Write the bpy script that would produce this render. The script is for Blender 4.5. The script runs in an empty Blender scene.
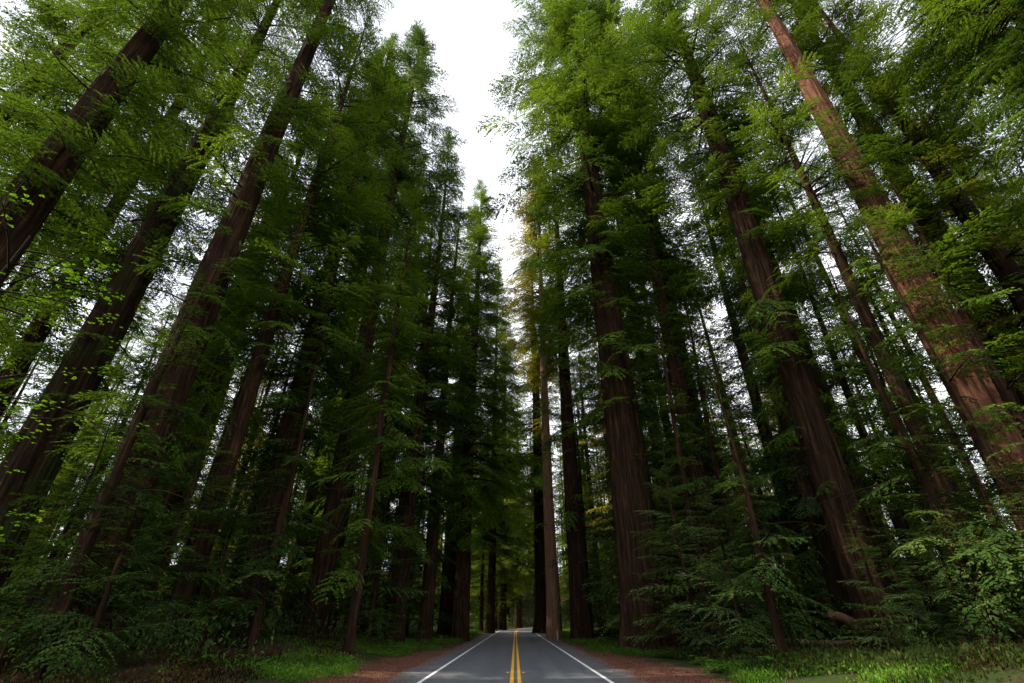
import bpy, math, random
import numpy as np

# ------------------------------------------------------------------ camera, sky, sun, exposure
SC = bpy.context.scene
COL = SC.collection
W, HH, F = 1024, 683, 469.0
CAM_H = 1.88
PITCH = math.radians(30.7)
YAW = math.radians(0.35)          # a hair to the left of the road's direction

cd = bpy.data.cameras.new('camera')
cam = bpy.data.objects.new('camera', cd)
COL.objects.link(cam)
cam.location = (0, 0, CAM_H)
cam.rotation_euler = (math.pi / 2 + PITCH, 0, YAW)
cd.sensor_width = 36.0
cd.lens = 36.0 * F / W
cd.clip_end = 3000
SC.camera = cam

SUN_EL, SUN_AZ = math.radians(47), math.radians(-98)   # azimuth clockwise from +Y (the road ahead)
world = bpy.data.worlds.new('World')
SC.world = world
world.use_nodes = True
nt = world.node_tree
nt.nodes.clear()
N = nt.nodes.new
sky = N('ShaderNodeTexSky'); sky.sky_type = 'NISHITA'; sky.sun_disc = False
sky.sun_elevation = SUN_EL; sky.sun_rotation = SUN_AZ
tc = N('ShaderNodeTexCoord')
nz = N('ShaderNodeTexNoise'); nz.inputs['Scale'].default_value = 1.6; nz.inputs['Detail'].default_value = 5
nt.links.new(tc.outputs['Generated'], nz.inputs['Vector'])
rmp = N('ShaderNodeValToRGB')
rmp.color_ramp.elements[0].position = 0.34; rmp.color_ramp.elements[0].color = (0.48,) * 3 + (1,)
rmp.color_ramp.elements[1].position = 0.60; rmp.color_ramp.elements[1].color = (0.93,) * 3 + (1,)
nt.links.new(nz.outputs['Fac'], rmp.inputs['Fac'])
mx = N('ShaderNodeMix'); mx.data_type = 'RGBA'
nt.links.new(rmp.outputs['Color'], mx.inputs[0])
nt.links.new(sky.outputs['Color'], mx.inputs[6])
mx.inputs[7].default_value = (9.6, 9.6, 9.9, 1)     # thin bright cloud
bg = N('ShaderNodeBackground'); bg.inputs['Strength'].default_value = 0.12
nt.links.new(mx.outputs[2], bg.inputs['Color'])
wo = N('ShaderNodeOutputWorld')
nt.links.new(bg.outputs[0], wo.inputs[0])

sl = bpy.data.lights.new('sun', 'SUN')
sl.energy = 5.0; sl.angle = math.radians(0.5); sl.color = (1.0, 0.90, 0.70)
sun = bpy.data.objects.new('sun', sl); COL.objects.link(sun)
sdir = np.array([math.sin(SUN_AZ) * math.cos(SUN_EL), math.cos(SUN_AZ) * math.cos(SUN_EL), math.sin(SUN_EL)])
from mathutils import Vector
sun.rotation_euler = Vector(-sdir).to_track_quat('-Z', 'Y').to_euler()
sun.location = (60, 60, 120)

SC.view_settings.view_transform = 'Standard'
SC.view_settings.look = 'None'
SC.view_settings.exposure = 0.88
SC.view_settings.gamma = 1.0
SC.view_settings.use_curve_mapping = False
cy = SC.cycles
cy.max_bounces = 6; cy.diffuse_bounces = 4; cy.glossy_bounces = 2; cy.transmission_bounces = 3
cy.transparent_max_bounces = 4
cy.use_denoising = True
cy.denoising_input_passes = 'RGB_ALBEDO_NORMAL'
cy.denoising_prefilter = 'ACCURATE'

# ------------------------------------------------------------------ helpers
RND = random.Random(7)


def sstep(a, b, x):
    t = np.clip((np.asarray(x, float) - a) / (b - a), 0, 1)
    return t * t * (3 - 2 * t)


def road_x(y):
    y = np.asarray(y, float)
    d = np.clip(y - 95, 0, None)
    d1 = np.clip(d, None, 130)
    return 0.0011 * d1 ** 2 + np.clip(d - 130, 0, None) * 0.286


def road_z(y):
    y = np.asarray(y, float)
    return -0.35 * sstep(112, 160, y) + 0.5 * sstep(165, 300, y)


def bumps(x, y):
    return (0.22 * np.sin(x * 0.61 + 1.3 * np.sin(y * 0.23)) * np.cos(y * 0.47 + 0.8 * np.sin(x * 0.31))
            + 0.12 * np.sin(x * 1.53 + y * 0.9 + 2.0) * np.cos(y * 1.31 - x * 0.4)
            + 0.5 * np.sin(x * 0.13 + 0.7) * np.sin(y * 0.11 + 0.4))


def ground_z(x, y):
    x = np.asarray(x, float); y = np.asarray(y, float)
    d = np.abs(x - road_x(y))
    k = sstep(6.5, 14.0, d)
    return road_z(y) - 0.06 * (1 - sstep(4.3, 5.2, d)) + 0.05 * sstep(4.9, 6.5, d) + k * (0.25 + bumps(x, y)) + 0.14 * np.clip(np.hypot(x, y) - 120, 0, 160) * sstep(10, 60, d + np.clip(y - 190, 0, 60)) + 0.02 * np.clip(d - 14, 0, 60) * (0.6 if np.isscalar(x) else 0.6)


def pix_dir(px, py):
    """world direction of a pixel; only used once, to survey where things stand"""
    a, b = (px - W / 2) / F, (HH / 2 - py) / F
    x, y, z = a, math.cos(PITCH) - math.sin(PITCH) * b, math.sin(PITCH) + math.cos(PITCH) * b
    return (x * math.cos(YAW) - y * math.sin(YAW), x * math.sin(YAW) + y * math.cos(YAW), z)


def new_mesh(name, V, faces=None, quads=None, mat=None, smooth=False, tint=None, mats=None, midx=None):
    """V (n,3); quads (m,4) index array, or faces list"""
    me = bpy.data.meshes.new(name)
    if quads is not None:
        V = np.ascontiguousarray(V, np.float32); q = np.ascontiguousarray(quads, np.int32)
        me.vertices.add(len(V)); me.vertices.foreach_set('co', V.ravel())
        me.loops.add(q.size); me.loops.foreach_set('vertex_index', q.ravel())
        me.polygons.add(len(q)); me.polygons.foreach_set('loop_start', np.arange(0, q.size, q.shape[1], dtype=np.int32))
        if smooth:
            me.polygons.foreach_set('use_smooth', np.ones(len(q), bool))
        me.update(calc_edges=True)
    else:
        me.from_pydata([tuple(map(float, v)) for v in V], [], faces)
        if smooth:
            me.polygons.foreach_set('use_smooth', np.ones(len(me.polygons), bool))
    if tint is not None:
        at = me.attributes.new('tint', 'FLOAT', 'FACE')
        at.data.foreach_set('value', np.ascontiguousarray(tint, np.float32))
    if mat:
        me.materials.append(mat)
    return me


def link(name, me, parent=None, loc=None):
    o = bpy.data.objects.new(name, me)
    COL.objects.link(o)
    if parent is not None:
        o.parent = parent
    if loc is not None:
        o.location = loc
    return o


def tag(o, label=None, cat=None, group=None, kind=None):
    if label: o['label'] = label
    if cat: o['category'] = cat
    if group: o['group'] = group
    if kind: o['kind'] = kind
    return o


def empty(name, loc, rz=0.0):
    o = bpy.data.objects.new(name, None)
    o.empty_display_size = 0.3
    COL.objects.link(o); o.location = loc; o.rotation_euler = (0, 0, rz)
    return o


# ------------------------------------------------------------------ materials
def mat_new(name):
    m = bpy.data.materials.new(name); m.use_nodes = True
    m.node_tree.nodes.clear()
    return m, m.node_tree, m.node_tree.nodes.new, m.node_tree.links.new


def ramp(n, stops):
    r = n('ShaderNodeValToRGB')
    e = r.color_ramp.elements
    while len(e) < len(stops): e.new(0.5)
    for i, (p, c) in enumerate(stops):
        e[i].position = p; e[i].color = (*c, 1)
    return r


def leaf_material(name, dark, mid, light, trans=0.33, tr_gain=(1.5, 1.35, 0.6)):
    m, t, n, l = mat_new(name)
    at = n('ShaderNodeAttribute'); at.attribute_name = 'tint'
    oi = n('ShaderNodeObjectInfo')
    ad = n('ShaderNodeMath'); ad.operation = 'MULTIPLY_ADD'
    l(oi.outputs['Random'], ad.inputs[0]); ad.inputs[1].default_value = 0.24; ad.inputs[2].default_value = -0.12
    sm = n('ShaderNodeMath'); sm.operation = 'ADD'
    l(at.outputs['Fac'], sm.inputs[0]); l(ad.outputs[0], sm.inputs[1])
    r = ramp(n, [(0.0, dark), (0.5, mid), (1.0, light)])
    l(sm.outputs[0], r.inputs['Fac'])
    df = n('ShaderNodeBsdfDiffuse'); l(r.outputs['Color'], df.inputs['Color'])
    mu = n('ShaderNodeMix'); mu.data_type = 'RGBA'; mu.blend_type = 'MULTIPLY'; mu.inputs[0].default_value = 1
    l(r.outputs['Color'], mu.inputs[6]); mu.inputs[7].default_value = (*tr_gain, 1)
    tr = n('ShaderNodeBsdfTranslucent'); l(mu.outputs[2], tr.inputs['Color'])
    mxs = n('ShaderNodeMixShader'); mxs.inputs[0].default_value = trans
    l(df.outputs[0], mxs.inputs[1]); l(tr.outputs[0], mxs.inputs[2])
    o = n('ShaderNodeOutputMaterial'); l(mxs.outputs[0], o.inputs[0])
    return m


def bark_material(name, dark, mid, light, moss=0.0, scale=6.5, mosscol=(0.05, 0.075, 0.015)):
    m, t, n, l = mat_new(name)
    tcn = n('ShaderNodeTexCoord'); oi = n('ShaderNodeObjectInfo')
    mp = n('ShaderNodeMapping'); mp.inputs['Scale'].default_value = (scale, scale, scale * 0.085)
    l(tcn.outputs['Object'], mp.inputs['Vector'])
    a = n('ShaderNodeTexNoise'); a.noise_dimensions = '4D'; a.inputs['Scale'].default_value = 1.0; a.inputs['Detail'].default_value = 9
    a.inputs['Roughness'].default_value = 0.72; a.inputs['Distortion'].default_value = 0.4
    wv = n('ShaderNodeMath'); wv.operation = 'MULTIPLY'; wv.inputs[1].default_value = 40
    l(oi.outputs['Random'], wv.inputs[0]); l(wv.outputs[0], a.inputs['W'])
    l(mp.outputs[0], a.inputs['Vector'])
    r = ramp(n, [(0.32, dark), (0.5, mid), (0.68, light)])
    l(a.outputs['Fac'], r.inputs['Fac'])
    b = n('ShaderNodeTexNoise'); b.noise_dimensions = '4D'; b.inputs['Scale'].default_value = 0.35; b.inputs['Detail'].default_value = 4
    l(tcn.outputs['Object'], b.inputs['Vector']); l(wv.outputs[0], b.inputs['W'])
    mr = n('ShaderNodeMapRange'); mr.inputs['From Min'].default_value = 0.62 - moss * 0.35; mr.inputs['From Max'].default_value = 0.80 - moss * 0.35
    l(b.outputs['Fac'], mr.inputs['Value'])
    mm = n('ShaderNodeMath'); mm.operation = 'MULTIPLY'; mm.inputs[1].default_value = 0.85 if moss > 0 else 0.25
    l(mr.outputs[0], mm.inputs[0])
    mxx = n('ShaderNodeMix'); mxx.data_type = 'RGBA'
    l(mm.outputs[0], mxx.inputs[0]); l(r.outputs['Color'], mxx.inputs[6]); mxx.inputs[7].default_value = (*mosscol, 1)
    bp = n('ShaderNodeBump'); bp.inputs['Strength'].default_value = 0.9; bp.inputs['Distance'].default_value = 0.12
    l(a.outputs['Fac'], bp.inputs['Height'])
    p = n('ShaderNodeBsdfPrincipled'); p.inputs['Roughness'].default_value = 0.95
    p.inputs['Specular IOR Level'].default_value = 0.1
    l(mxx.outputs[2], p.inputs['Base Color']); l(bp.outputs[0], p.inputs['Normal'])
    o = n('ShaderNodeOutputMaterial'); l(p.outputs[0], o.inputs[0])
    return m


M = {}
M['needles'] = leaf_material('dark_green_needles', (0.020, 0.046, 0.009), (0.070, 0.132, 0.018), (0.135, 0.215, 0.028), 0.40)
M['needles_blue'] = leaf_material('blue_green_needles', (0.020, 0.046, 0.018), (0.052, 0.100, 0.034), (0.095, 0.155, 0.050), 0.36)
M['needles_shade_paint'] = leaf_material('painted_shade_needles', (0.012, 0.028, 0.008), (0.040, 0.078, 0.018), (0.085, 0.130, 0.032), 0.33)  # darker needles: forest shade put into the colour
M['needles_sun_paint'] = leaf_material('painted_sunlight_gold_needles', (0.05, 0.062, 0.011), (0.145, 0.145, 0.020), (0.27, 0.24, 0.038), 0.42)  # golden sunlight put into the needle colour
M['needles_yellow'] = leaf_material('painted_sun_yellow_green_needles', (0.035, 0.062, 0.011), (0.090, 0.128, 0.020), (0.175, 0.205, 0.032), 0.42)  # warm light on far foliage, mixed into the needle colour
M['hemlock'] = leaf_material('hemlock_needles', (0.026, 0.052, 0.016), (0.078, 0.128, 0.036), (0.14, 0.20, 0.068), 0.3)
M['maple'] = leaf_material('maple_leaves', (0.04, 0.10, 0.010), (0.075, 0.17, 0.014), (0.12, 0.24, 0.02), 0.42)
M['fern'] = leaf_material('fern_fronds', (0.022, 0.055, 0.009), (0.062, 0.140, 0.016), (0.13, 0.25, 0.030), 0.35)
M['grass'] = leaf_material('olive_grass', (0.018, 0.028, 0.008), (0.048, 0.070, 0.016), (0.105, 0.125, 0.034), 0.3)
M['litter'] = leaf_material('fallen_needles', (0.05, 0.022, 0.014), (0.12, 0.055, 0.035), (0.22, 0.12, 0.075), 0.1, (1.1, 1, .9))
M['brown'] = leaf_material('dead_fronds', (0.012, 0.008, 0.004), (0.030, 0.018, 0.009), (0.080, 0.050, 0.026), 0.15, (1.2, 1.0, 0.8))
M['bark'] = bark_material('dark_redwood_bark', (0.005, 0.0026, 0.0014), (0.021, 0.011, 0.0055), (0.070, 0.037, 0.019))
M['bark_mossy'] = bark_material('mossy_bark', (0.005, 0.003, 0.0013), (0.020, 0.012, 0.0055), (0.055, 0.035, 0.017), 0.28, mosscol=(0.030, 0.045, 0.010))
M['bark_red'] = bark_material('red_redwood_bark', (0.026, 0.011, 0.007), (0.115, 0.050, 0.031), (0.235, 0.112, 0.074))
M['bark_pale'] = bark_material('pale_redwood_bark', (0.10, 0.055, 0.030), (0.21, 0.120, 0.070), (0.30, 0.185, 0.115))
M['twig'] = bark_material('dark_twig_bark', (0.008, 0.005, 0.003), (0.020, 0.013, 0.009), (0.045, 0.031, 0.021), scale=9)
M['twig_pale'] = bark_material('bare_pale_twig', (0.07, 0.045, 0.03), (0.15, 0.10, 0.07), (0.24, 0.17, 0.12), scale=9)


def ground_material():
    m, t, n, l = mat_new('forest_floor')
    geo = n('ShaderNodeNewGeometry')
    at = n('ShaderNodeAttribute'); at.attribute_name = 'side'          # metres from the road's centre line
    n1 = n('ShaderNodeTexNoise'); n1.inputs['Scale'].default_value = 0.35; n1.inputs['Detail'].default_value = 6
    l(geo.outputs['Position'], n1.inputs['Vector'])
    n2 = n('ShaderNodeTexNoise'); n2.inputs['Scale'].default_value = 9.0; n2.inputs['Detail'].default_value = 8; n2.inputs['Roughness'].default_value = 0.7
    l(geo.outputs['Position'], n2.inputs['Vector'])
    litter = ramp(n, [(0.3, (0.055, 0.024, 0.016)), (0.5, (0.135, 0.060, 0.040)), (0.72, (0.23, 0.115, 0.075))])
    l(n2.outputs['Fac'], litter.inputs['Fac'])
    soil = ramp(n, [(0.3, (0.020, 0.013, 0.008)), (0.55, (0.050, 0.034, 0.020)), (0.75, (0.085, 0.06, 0.03))])
    l(n2.outputs['Fac'], soil.inputs['Fac'])
    moss = ramp(n, [(0.3, (0.012, 0.020, 0.006)), (0.5, (0.028, 0.042, 0.010)), (0.72, (0.050, 0.075, 0.018))])
    l(n2.outputs['Fac'], moss.inputs['Fac'])
    # green patches by noise
    pr = n('ShaderNodeMapRange'); pr.inputs['From Min'].default_value = 0.44; pr.inputs['From Max'].default_value = 0.54
    l(n1.outputs['Fac'], pr.inputs['Value'])
    mA = n('ShaderNodeMix'); mA.data_type = 'RGBA'
    l(pr.outputs[0], mA.inputs[0]); l(soil.outputs['Color'], mA.inputs[6]); l(moss.outputs['Color'], mA.inputs[7])
    # needle litter strip along the road, ragged edge
    ed = n('ShaderNodeMath'); ed.operation = 'MULTIPLY_ADD'; ed.inputs[1].default_value = 5.0; ed.inputs[2].default_value = -2.5
    l(n1.outputs['Fac'], ed.inputs[0])
    sep = n('ShaderNodeSeparateXYZ'); l(geo.outputs['Position'], sep.inputs[0])
    yr_ = n('ShaderNodeMapRange'); yr_.inputs['From Min'].default_value = 27; yr_.inputs['From Max'].default_value = 46
    yr_.inputs['To Min'].default_value = 0; yr_.inputs['To Max'].default_value = 2.4
    l(sep.outputs['Y'], yr_.inputs['Value'])
    sz = n('ShaderNodeMath'); sz.operation = 'ADD'; l(at.outputs['Fac'], sz.inputs[0]); l(yr_.outputs[0], sz.inputs[1])
    su = n('ShaderNodeMath'); su.operation = 'ADD'; l(sz.outputs[0], su.inputs[0]); l(ed.outputs[0], su.inputs[1])
    sr = n('ShaderNodeMapRange'); sr.inputs['From Min'].default_value = 7.2; sr.inputs['From Max'].default_value = 7.9
    l(su.outputs[0], sr.inputs['Value'])
    mB = n('ShaderNodeMix'); mB.data_type = 'RGBA'
    l(sr.outputs[0], mB.inputs[0]); l(litter.outputs['Color'], mB.inputs[6]); l(mA.outputs[2], mB.inputs[7])
    bp = n('ShaderNodeBump'); bp.inputs['Strength'].default_value = 0.8; bp.inputs['Distance'].default_value = 0.08
    l(n2.outputs['Fac'], bp.inputs['Height'])
    p = n('ShaderNodeBsdfPrincipled'); p.inputs['Roughness'].default_value = 0.95; p.inputs['Specular IOR Level'].default_value = 0.1
    l(mB.outputs[2], p.inputs['Base Color']); l(bp.outputs[0], p.inputs['Normal'])
    o = n('ShaderNodeOutputMaterial'); l(p.outputs[0], o.inputs[0])
    return m


def asphalt_material():
    m, t, n, l = mat_new('worn_asphalt')
    geo = n('ShaderNodeNewGeometry')
    at = n('ShaderNodeAttribute'); at.attribute_name = 'side'
    n1 = n('ShaderNodeTexNoise'); n1.inputs['Scale'].default_value = 22; n1.inputs['Detail'].default_value = 6; n1.inputs['Roughness'].default_value = 0.75
    l(geo.outputs['Position'], n1.inputs['Vector'])
    mp = n('ShaderNodeMapping'); mp.inputs['Scale'].default_value = (1.3, 0.06, 1)
    l(geo.outputs['Position'], mp.inputs['Vector'])
    n2 = n('ShaderNodeTexNoise'); n2.inputs['Scale'].default_value = 1.0; n2.inputs['Detail'].default_value = 4
    l(mp.outputs[0], n2.inputs['Vector'])
    c = ramp(n, [(0.3, (0.070, 0.074, 0.082)), (0.5, (0.098, 0.103, 0.112)), (0.7, (0.135, 0.140, 0.150))])
    mixn = n('ShaderNodeMath'); mixn.operation = 'MULTIPLY_ADD'; mixn.inputs[1].default_value = 0.5
    l(n1.outputs['Fac'], mixn.inputs[0])
    h2 = n('ShaderNodeMath'); h2.operation = 'MULTIPLY'; h2.inputs[1].default_value = 0.5
    l(n2.outputs['Fac'], h2.inputs[0]); l(h2.outputs[0], mixn.inputs[2])
    l(mixn.outputs[0], c.inputs['Fac'])
    # needles blown over the asphalt's edge
    n3 = n('ShaderNodeTexNoise'); n3.inputs['Scale'].default_value = 0.55; n3.inputs['Detail'].default_value = 7; n3.inputs['Roughness'].default_value = 0.65
    l(geo.outputs['Position'], n3.inputs['Vector'])
    ed = n('ShaderNodeMath'); ed.operation = 'MULTIPLY_ADD'; ed.inputs[1].default_value = 3.2; ed.inputs[2].default_value = -1.6
    l(n3.outputs['Fac'], ed.inputs[0])
    su = n('ShaderNodeMath'); su.operation = 'ADD'; l(at.outputs['Fac'], su.inputs[0]); l(ed.outputs[0], su.inputs[1])
    sr = n('ShaderNodeMapRange'); sr.inputs['From Min'].default_value = 4.0; sr.inputs['From Max'].default_value = 5.0
    l(su.outputs[0], sr.inputs['Value'])
    n4 = n('ShaderNodeTexNoise'); n4.inputs['Scale'].default_value = 9; n4.inputs['Detail'].default_value = 8
    l(geo.outputs['Position'], n4.inputs['Vector'])
    litter = ramp(n, [(0.3, (0.055, 0.026, 0.018)), (0.5, (0.13, 0.060, 0.042)), (0.72, (0.21, 0.11, 0.075))])
    l(n4.outputs['Fac'], litter.inputs['Fac'])
    vo = n('ShaderNodeTexVoronoi'); vo.feature = 'DISTANCE_TO_EDGE'; vo.inputs['Scale'].default_value = 0.30
    dsv = n('ShaderNodeVectorMath'); dsv.operation = 'MULTIPLY_ADD'
    l(n1.outputs['Color'], dsv.inputs[0]); dsv.inputs[1].default_value = (.5, .5, 0); l(geo.outputs['Position'], dsv.inputs[2])
    l(dsv.outputs[0], vo.inputs['Vector'])
    cr = n('ShaderNodeMapRange'); cr.inputs['From Min'].default_value = 0.002; cr.inputs['From Max'].default_value = 0.010
    cr.inputs['To Min'].default_value = 0.45; cr.inputs['To Max'].default_value = 0.0
    l(vo.outputs['Distance'], cr.inputs['Value'])
    ck = n('ShaderNodeMix'); ck.data_type = 'RGBA'
    l(cr.outputs[0], ck.inputs[0]); l(c.outputs['Color'], ck.inputs[6]); ck.inputs[7].default_value = (.035, .034, .034, 1)
    mB = n('ShaderNodeMix'); mB.data_type = 'RGBA'
    l(sr.outputs[0], mB.inputs[0]); l(ck.outputs[2], mB.inputs[6]); l(litter.outputs['Color'], mB.inputs[7])
    bp = n('ShaderNodeBump'); bp.inputs['Strength'].default_value = 0.35; bp.inputs['Distance'].default_value = 0.02
    l(n1.outputs['Fac'], bp.inputs['Height'])
    p = n('ShaderNodeBsdfPrincipled'); p.inputs['Roughness'].default_value = 0.75; p.inputs['Specular IOR Level'].default_value = 0.3
    l(mB.outputs[2], p.inputs['Base Color']); l(bp.outputs[0], p.inputs['Normal'])
    o = n('ShaderNodeOutputMaterial'); l(p.outputs[0], o.inputs[0])
    return m


def paint_material(name, col, wear):
    m, t, n, l = mat_new(name)
    geo = n('ShaderNodeNewGeometry')
    n1 = n('ShaderNodeTexNoise'); n1.inputs['Scale'].default_value = 14; n1.inputs['Detail'].default_value = 7; n1.inputs['Roughness'].default_value = 0.7
    l(geo.outputs['Position'], n1.inputs['Vector'])
    r = ramp(n, [(0.30, tuple(c * 0.45 for c in col)), (0.30 + wear, col), (1.0, tuple(min(1, c * 1.08) for c in col))])
    l(n1.outputs['Fac'], r.inputs['Fac'])
    p = n('ShaderNodeBsdfPrincipled'); p.inputs['Roughness'].default_value = 0.6
    l(r.outputs['Color'], p.inputs['Base Color'])
    o = n('ShaderNodeOutputMaterial'); l(p.outputs[0], o.inputs[0])
    return m


def plain_material(name, col, rough=0.6):
    m, t, n, l = mat_new(name)
    geo = n('ShaderNodeNewGeometry')
    n1 = n('ShaderNodeTexNoise'); n1.inputs['Scale'].default_value = 12; n1.inputs['Detail'].default_value = 4
    l(geo.outputs['Position'], n1.inputs['Vector'])
    r = ramp(n, [(0.3, tuple(c * 0.7 for c in col)), (0.7, col)])
    l(n1.outputs['Fac'], r.inputs['Fac'])
    p = n('ShaderNodeBsdfPrincipled'); p.inputs['Roughness'].default_value = rough
    l(r.outputs['Color'], p.inputs['Base Color'])
    o = n('ShaderNodeOutputMaterial'); l(p.outputs[0], o.inputs[0])
    return m


M['ground'] = ground_material()
M['asphalt'] = asphalt_material()
M['yellow'] = paint_material('yellow_road_paint', (0.80, 0.42, 0.02), 0.16)
M['white'] = paint_material('white_road_paint', (0.80, 0.80, 0.80), 0.16)
M['tan_post'] = plain_material('tan_post', (0.45, 0.27, 0.14))
M['grey_post'] = plain_material('grey_post', (0.32, 0.32, 0.33))
M['reflector'] = plain_material('amber_reflector', (0.8, 0.4, 0.03), 0.2)
M['cut_wood'] = plain_material('cut_log_end', (0.15, 0.092, 0.052), 0.9)

# ------------------------------------------------------------------ ground and road
xs = np.unique(np.concatenate([np.linspace(-30, 30, 151), np.linspace(-160, -30, 90), np.linspace(30, 200, 110), [-900, -500, -300, 320, 520, 900]]))
ys = np.unique(np.concatenate([np.linspace(-30, 10, 21), np.linspace(10, 70, 121), np.linspace(70, 300, 160), [-200, -80, 340, 420, 600, 900]]))
gx, gy = np.meshgrid(xs, ys)
gz = ground_z(gx, gy)
nx, ny = len(xs), len(ys)
idx = np.arange(nx * ny).reshape(ny, nx)
q = np.stack([idx[:-1, :-1], idx[:-1, 1:], idx[1:, 1:], idx[1:, :-1]], -1).reshape(-1, 4)
me = new_mesh('ground', np.stack([gx, gy, gz], -1).reshape(-1, 3), quads=q, mat=M['ground'], smooth=True)
sa = me.attributes.new('side', 'FLOAT', 'POINT')
sa.data.foreach_set('value', np.abs(gx - road_x(gy)).astype(np.float32).ravel())
tag(link('ground', me), kind='structure')


def strip(name, offs, y0, y1, dz, mat, kind, label=None, cat=None, step=1.0, wob=0.0):
    yy = np.arange(y0, y1 + .01, step)
    cx = road_x(yy); tx = np.gradient(cx, yy)
    nrm = np.sqrt(1 + tx ** 2)
    V = []; S = []
    for o in offs:
        w = wob * (np.sin(yy * 0.9 + o) + 0.6 * np.sin(yy * 2.3 + 2 * o)) * (abs(o) > 4)
        oo = o + w
        V.append(np.stack([cx + oo / nrm, yy - oo * tx / nrm, road_z(yy) + dz], -1)); S.append(np.full(len(yy), abs(o)))
    k = len(yy)
    V = np.concatenate(V); S = np.concatenate(S)
    q = []
    for j in range(len(offs) - 1):
        a = np.arange(k - 1) + j * k
        q.append(np.stack([a, a + k, a + k + 1, a + 1], -1))
    me = new_mesh(name, V, quads=np.concatenate(q), mat=mat, smooth=True)
    at = me.attributes.new('side', 'FLOAT', 'POINT'); at.data.foreach_set('value', S.astype(np.float32))
    o = link(name, me)
    tag(o, label, cat, kind=kind)
    return o


strip('road', [-4.75, -4.2, -3.3, -1.6, 0, 1.6, 3.3, 4.2, 4.75], -30, 300, 0.0, M['asphalt'], 'structure', wob=0.10)
yl = strip('road_centre_line', [-0.20, -0.07], -30, 300, 0.004, M['yellow'], 'structure')
yr = strip('road_centre_line', [0.07, 0.20], -30, 300, 0.004, M['yellow'], 'structure')
strip('road_edge_line', [-3.43, -3.29], -30, 300, 0.004, M['white'], 'structure')
strip('road_edge_line', [3.29, 3.43], -30, 300, 0.004, M['white'], 'structure')

# ------------------------------------------------------------------ foliage library
def unit(v):
    return v / np.maximum(np.linalg.norm(v, axis=-1, keepdims=True), 1e-9)


def leaflets(P, D, U, L, Wd):
    """one kite-shaped leaf spray per row -> (n,4,3)"""
    S = unit(np.cross(U, D))
    L = L[:, None]; Wd = Wd[:, None]
    m = P + D * L * 0.45
    return np.stack([P, m + S * Wd * 0.5, P + D * L, m - S * Wd * 0.5], 1)


def make_bough(rng, L, spacing, step, ll, lw, ratio=0.40, rise=0.10, droop=0.28, bdroop=0.25, y_wob=0.06):
    """flat feathery conifer bough along +x; returns leaves (n,4,3), spine points (k,3)"""
    def spine(s):
        return np.stack([L * s, L * y_wob * np.sin(3.3 * s + ph) * s, L * (rise * s - droop * s ** 2)], -1)
    ph = rng.uniform(0, 6)
    P, D, U, LL = [], [], [], []
    TP, TD, TL = [], [], []
    n = int(L * 0.9 / spacing)
    for i in range(n):
        s = 0.10 + 0.9 * (i + rng.uniform(-.25, .25)) / n
        s = min(max(s, 0.05), 1.0)
        side = 1 if i % 2 else -1
        bl = L * ratio * math.sin(math.pi * (s * 0.76 + 0.20)) * rng.uniform(0.65, 1.15) + 0.15
        if rng.random() < 0.08: continue
        ang = math.radians(62 - 30 * s + rng.uniform(-9, 9)) * side
        d0 = np.array([math.cos(ang), math.sin(ang), rng.uniform(-0.15, 0.12)])
        p0 = spine(np.array([s]))[0]
        k = max(2, int(bl / step))
        u = (np.arange(k) + 0.6) / k
        bd = bdroop * rng.uniform(0.4, 1.6)
        pts = p0 + d0 * (bl * u)[:, None] + np.array([0, 0, -1.0]) * (bd * bl * u ** 2)[:, None]
        for sd in (-1, 1):
            a2 = ang + sd * np.radians(rng.uniform(28, 58, k)) * (1 - 0.5 * u)
            dd = np.stack([np.cos(a2), np.sin(a2), rng.uniform(-.45, .12, k) - bd * u], -1)
            P.append(pts); D.append(unit(dd)); LL.append(ll * rng.uniform(0.6, 1.25, k) * (1 - 0.35 * u))
        e = p0 + d0 * bl * .92 - np.array([0, 0, bd * bl * .85])
        TP.append(p0); TD.append((e - p0) / np.linalg.norm(e - p0)); TL.append(np.linalg.norm(e - p0))
    P = np.concatenate(P); D = np.concatenate(D); LL = np.concatenate(LL)
    U = unit(np.stack([rng.normal(0, .35, len(P)), rng.normal(0, .35, len(P)), np.ones(len(P))], -1))
    q = leaflets(P, D, U, LL, LL / ll * lw * rng.uniform(0.7, 1.3, len(P)))
    TP, TD, TL = np.array(TP), np.array(TD), np.array(TL)
    tw = leaflets(TP, TD, unit(np.array([[0, .2, 1.0]]).repeat(len(TP), 0)), TL, np.full(len(TP), .012 + .006 * L))
    return np.concatenate([q, tw]), spine(np.linspace(0, 0.9, 5)), len(q)


def tube(pts, r0, r1, ns=4):
    """tapered tube along points -> V, quads"""
    pts = np.asarray(pts, float); k = len(pts)
    t = unit(np.gradient(pts, axis=0))
    ref = np.array([0, 0, 1.0]) if abs(t[0][2]) < 0.9 else np.array([1.0, 0, 0])
    a = unit(np.cross(t, ref)); b = np.cross(t, a)
    rad = np.linspace(r0, r1, k)
    th = np.arange(ns) * 2 * math.pi / ns
    V = pts[:, None, :] + rad[:, None, None] * (np.cos(th)[None, :, None] * a[:, None, :] + np.sin(th)[None, :, None] * b[:, None, :])
    i = np.arange(k - 1)[:, None] * ns + np.arange(ns)[None, :]
    j = np.arange(k - 1)[:, None] * ns + (np.arange(ns)[None, :] + 1) % ns
    qd = np.stack([i, j, j + ns, i + ns], -1).reshape(-1, 4)
    return V.reshape(-1, 3), qd


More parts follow.
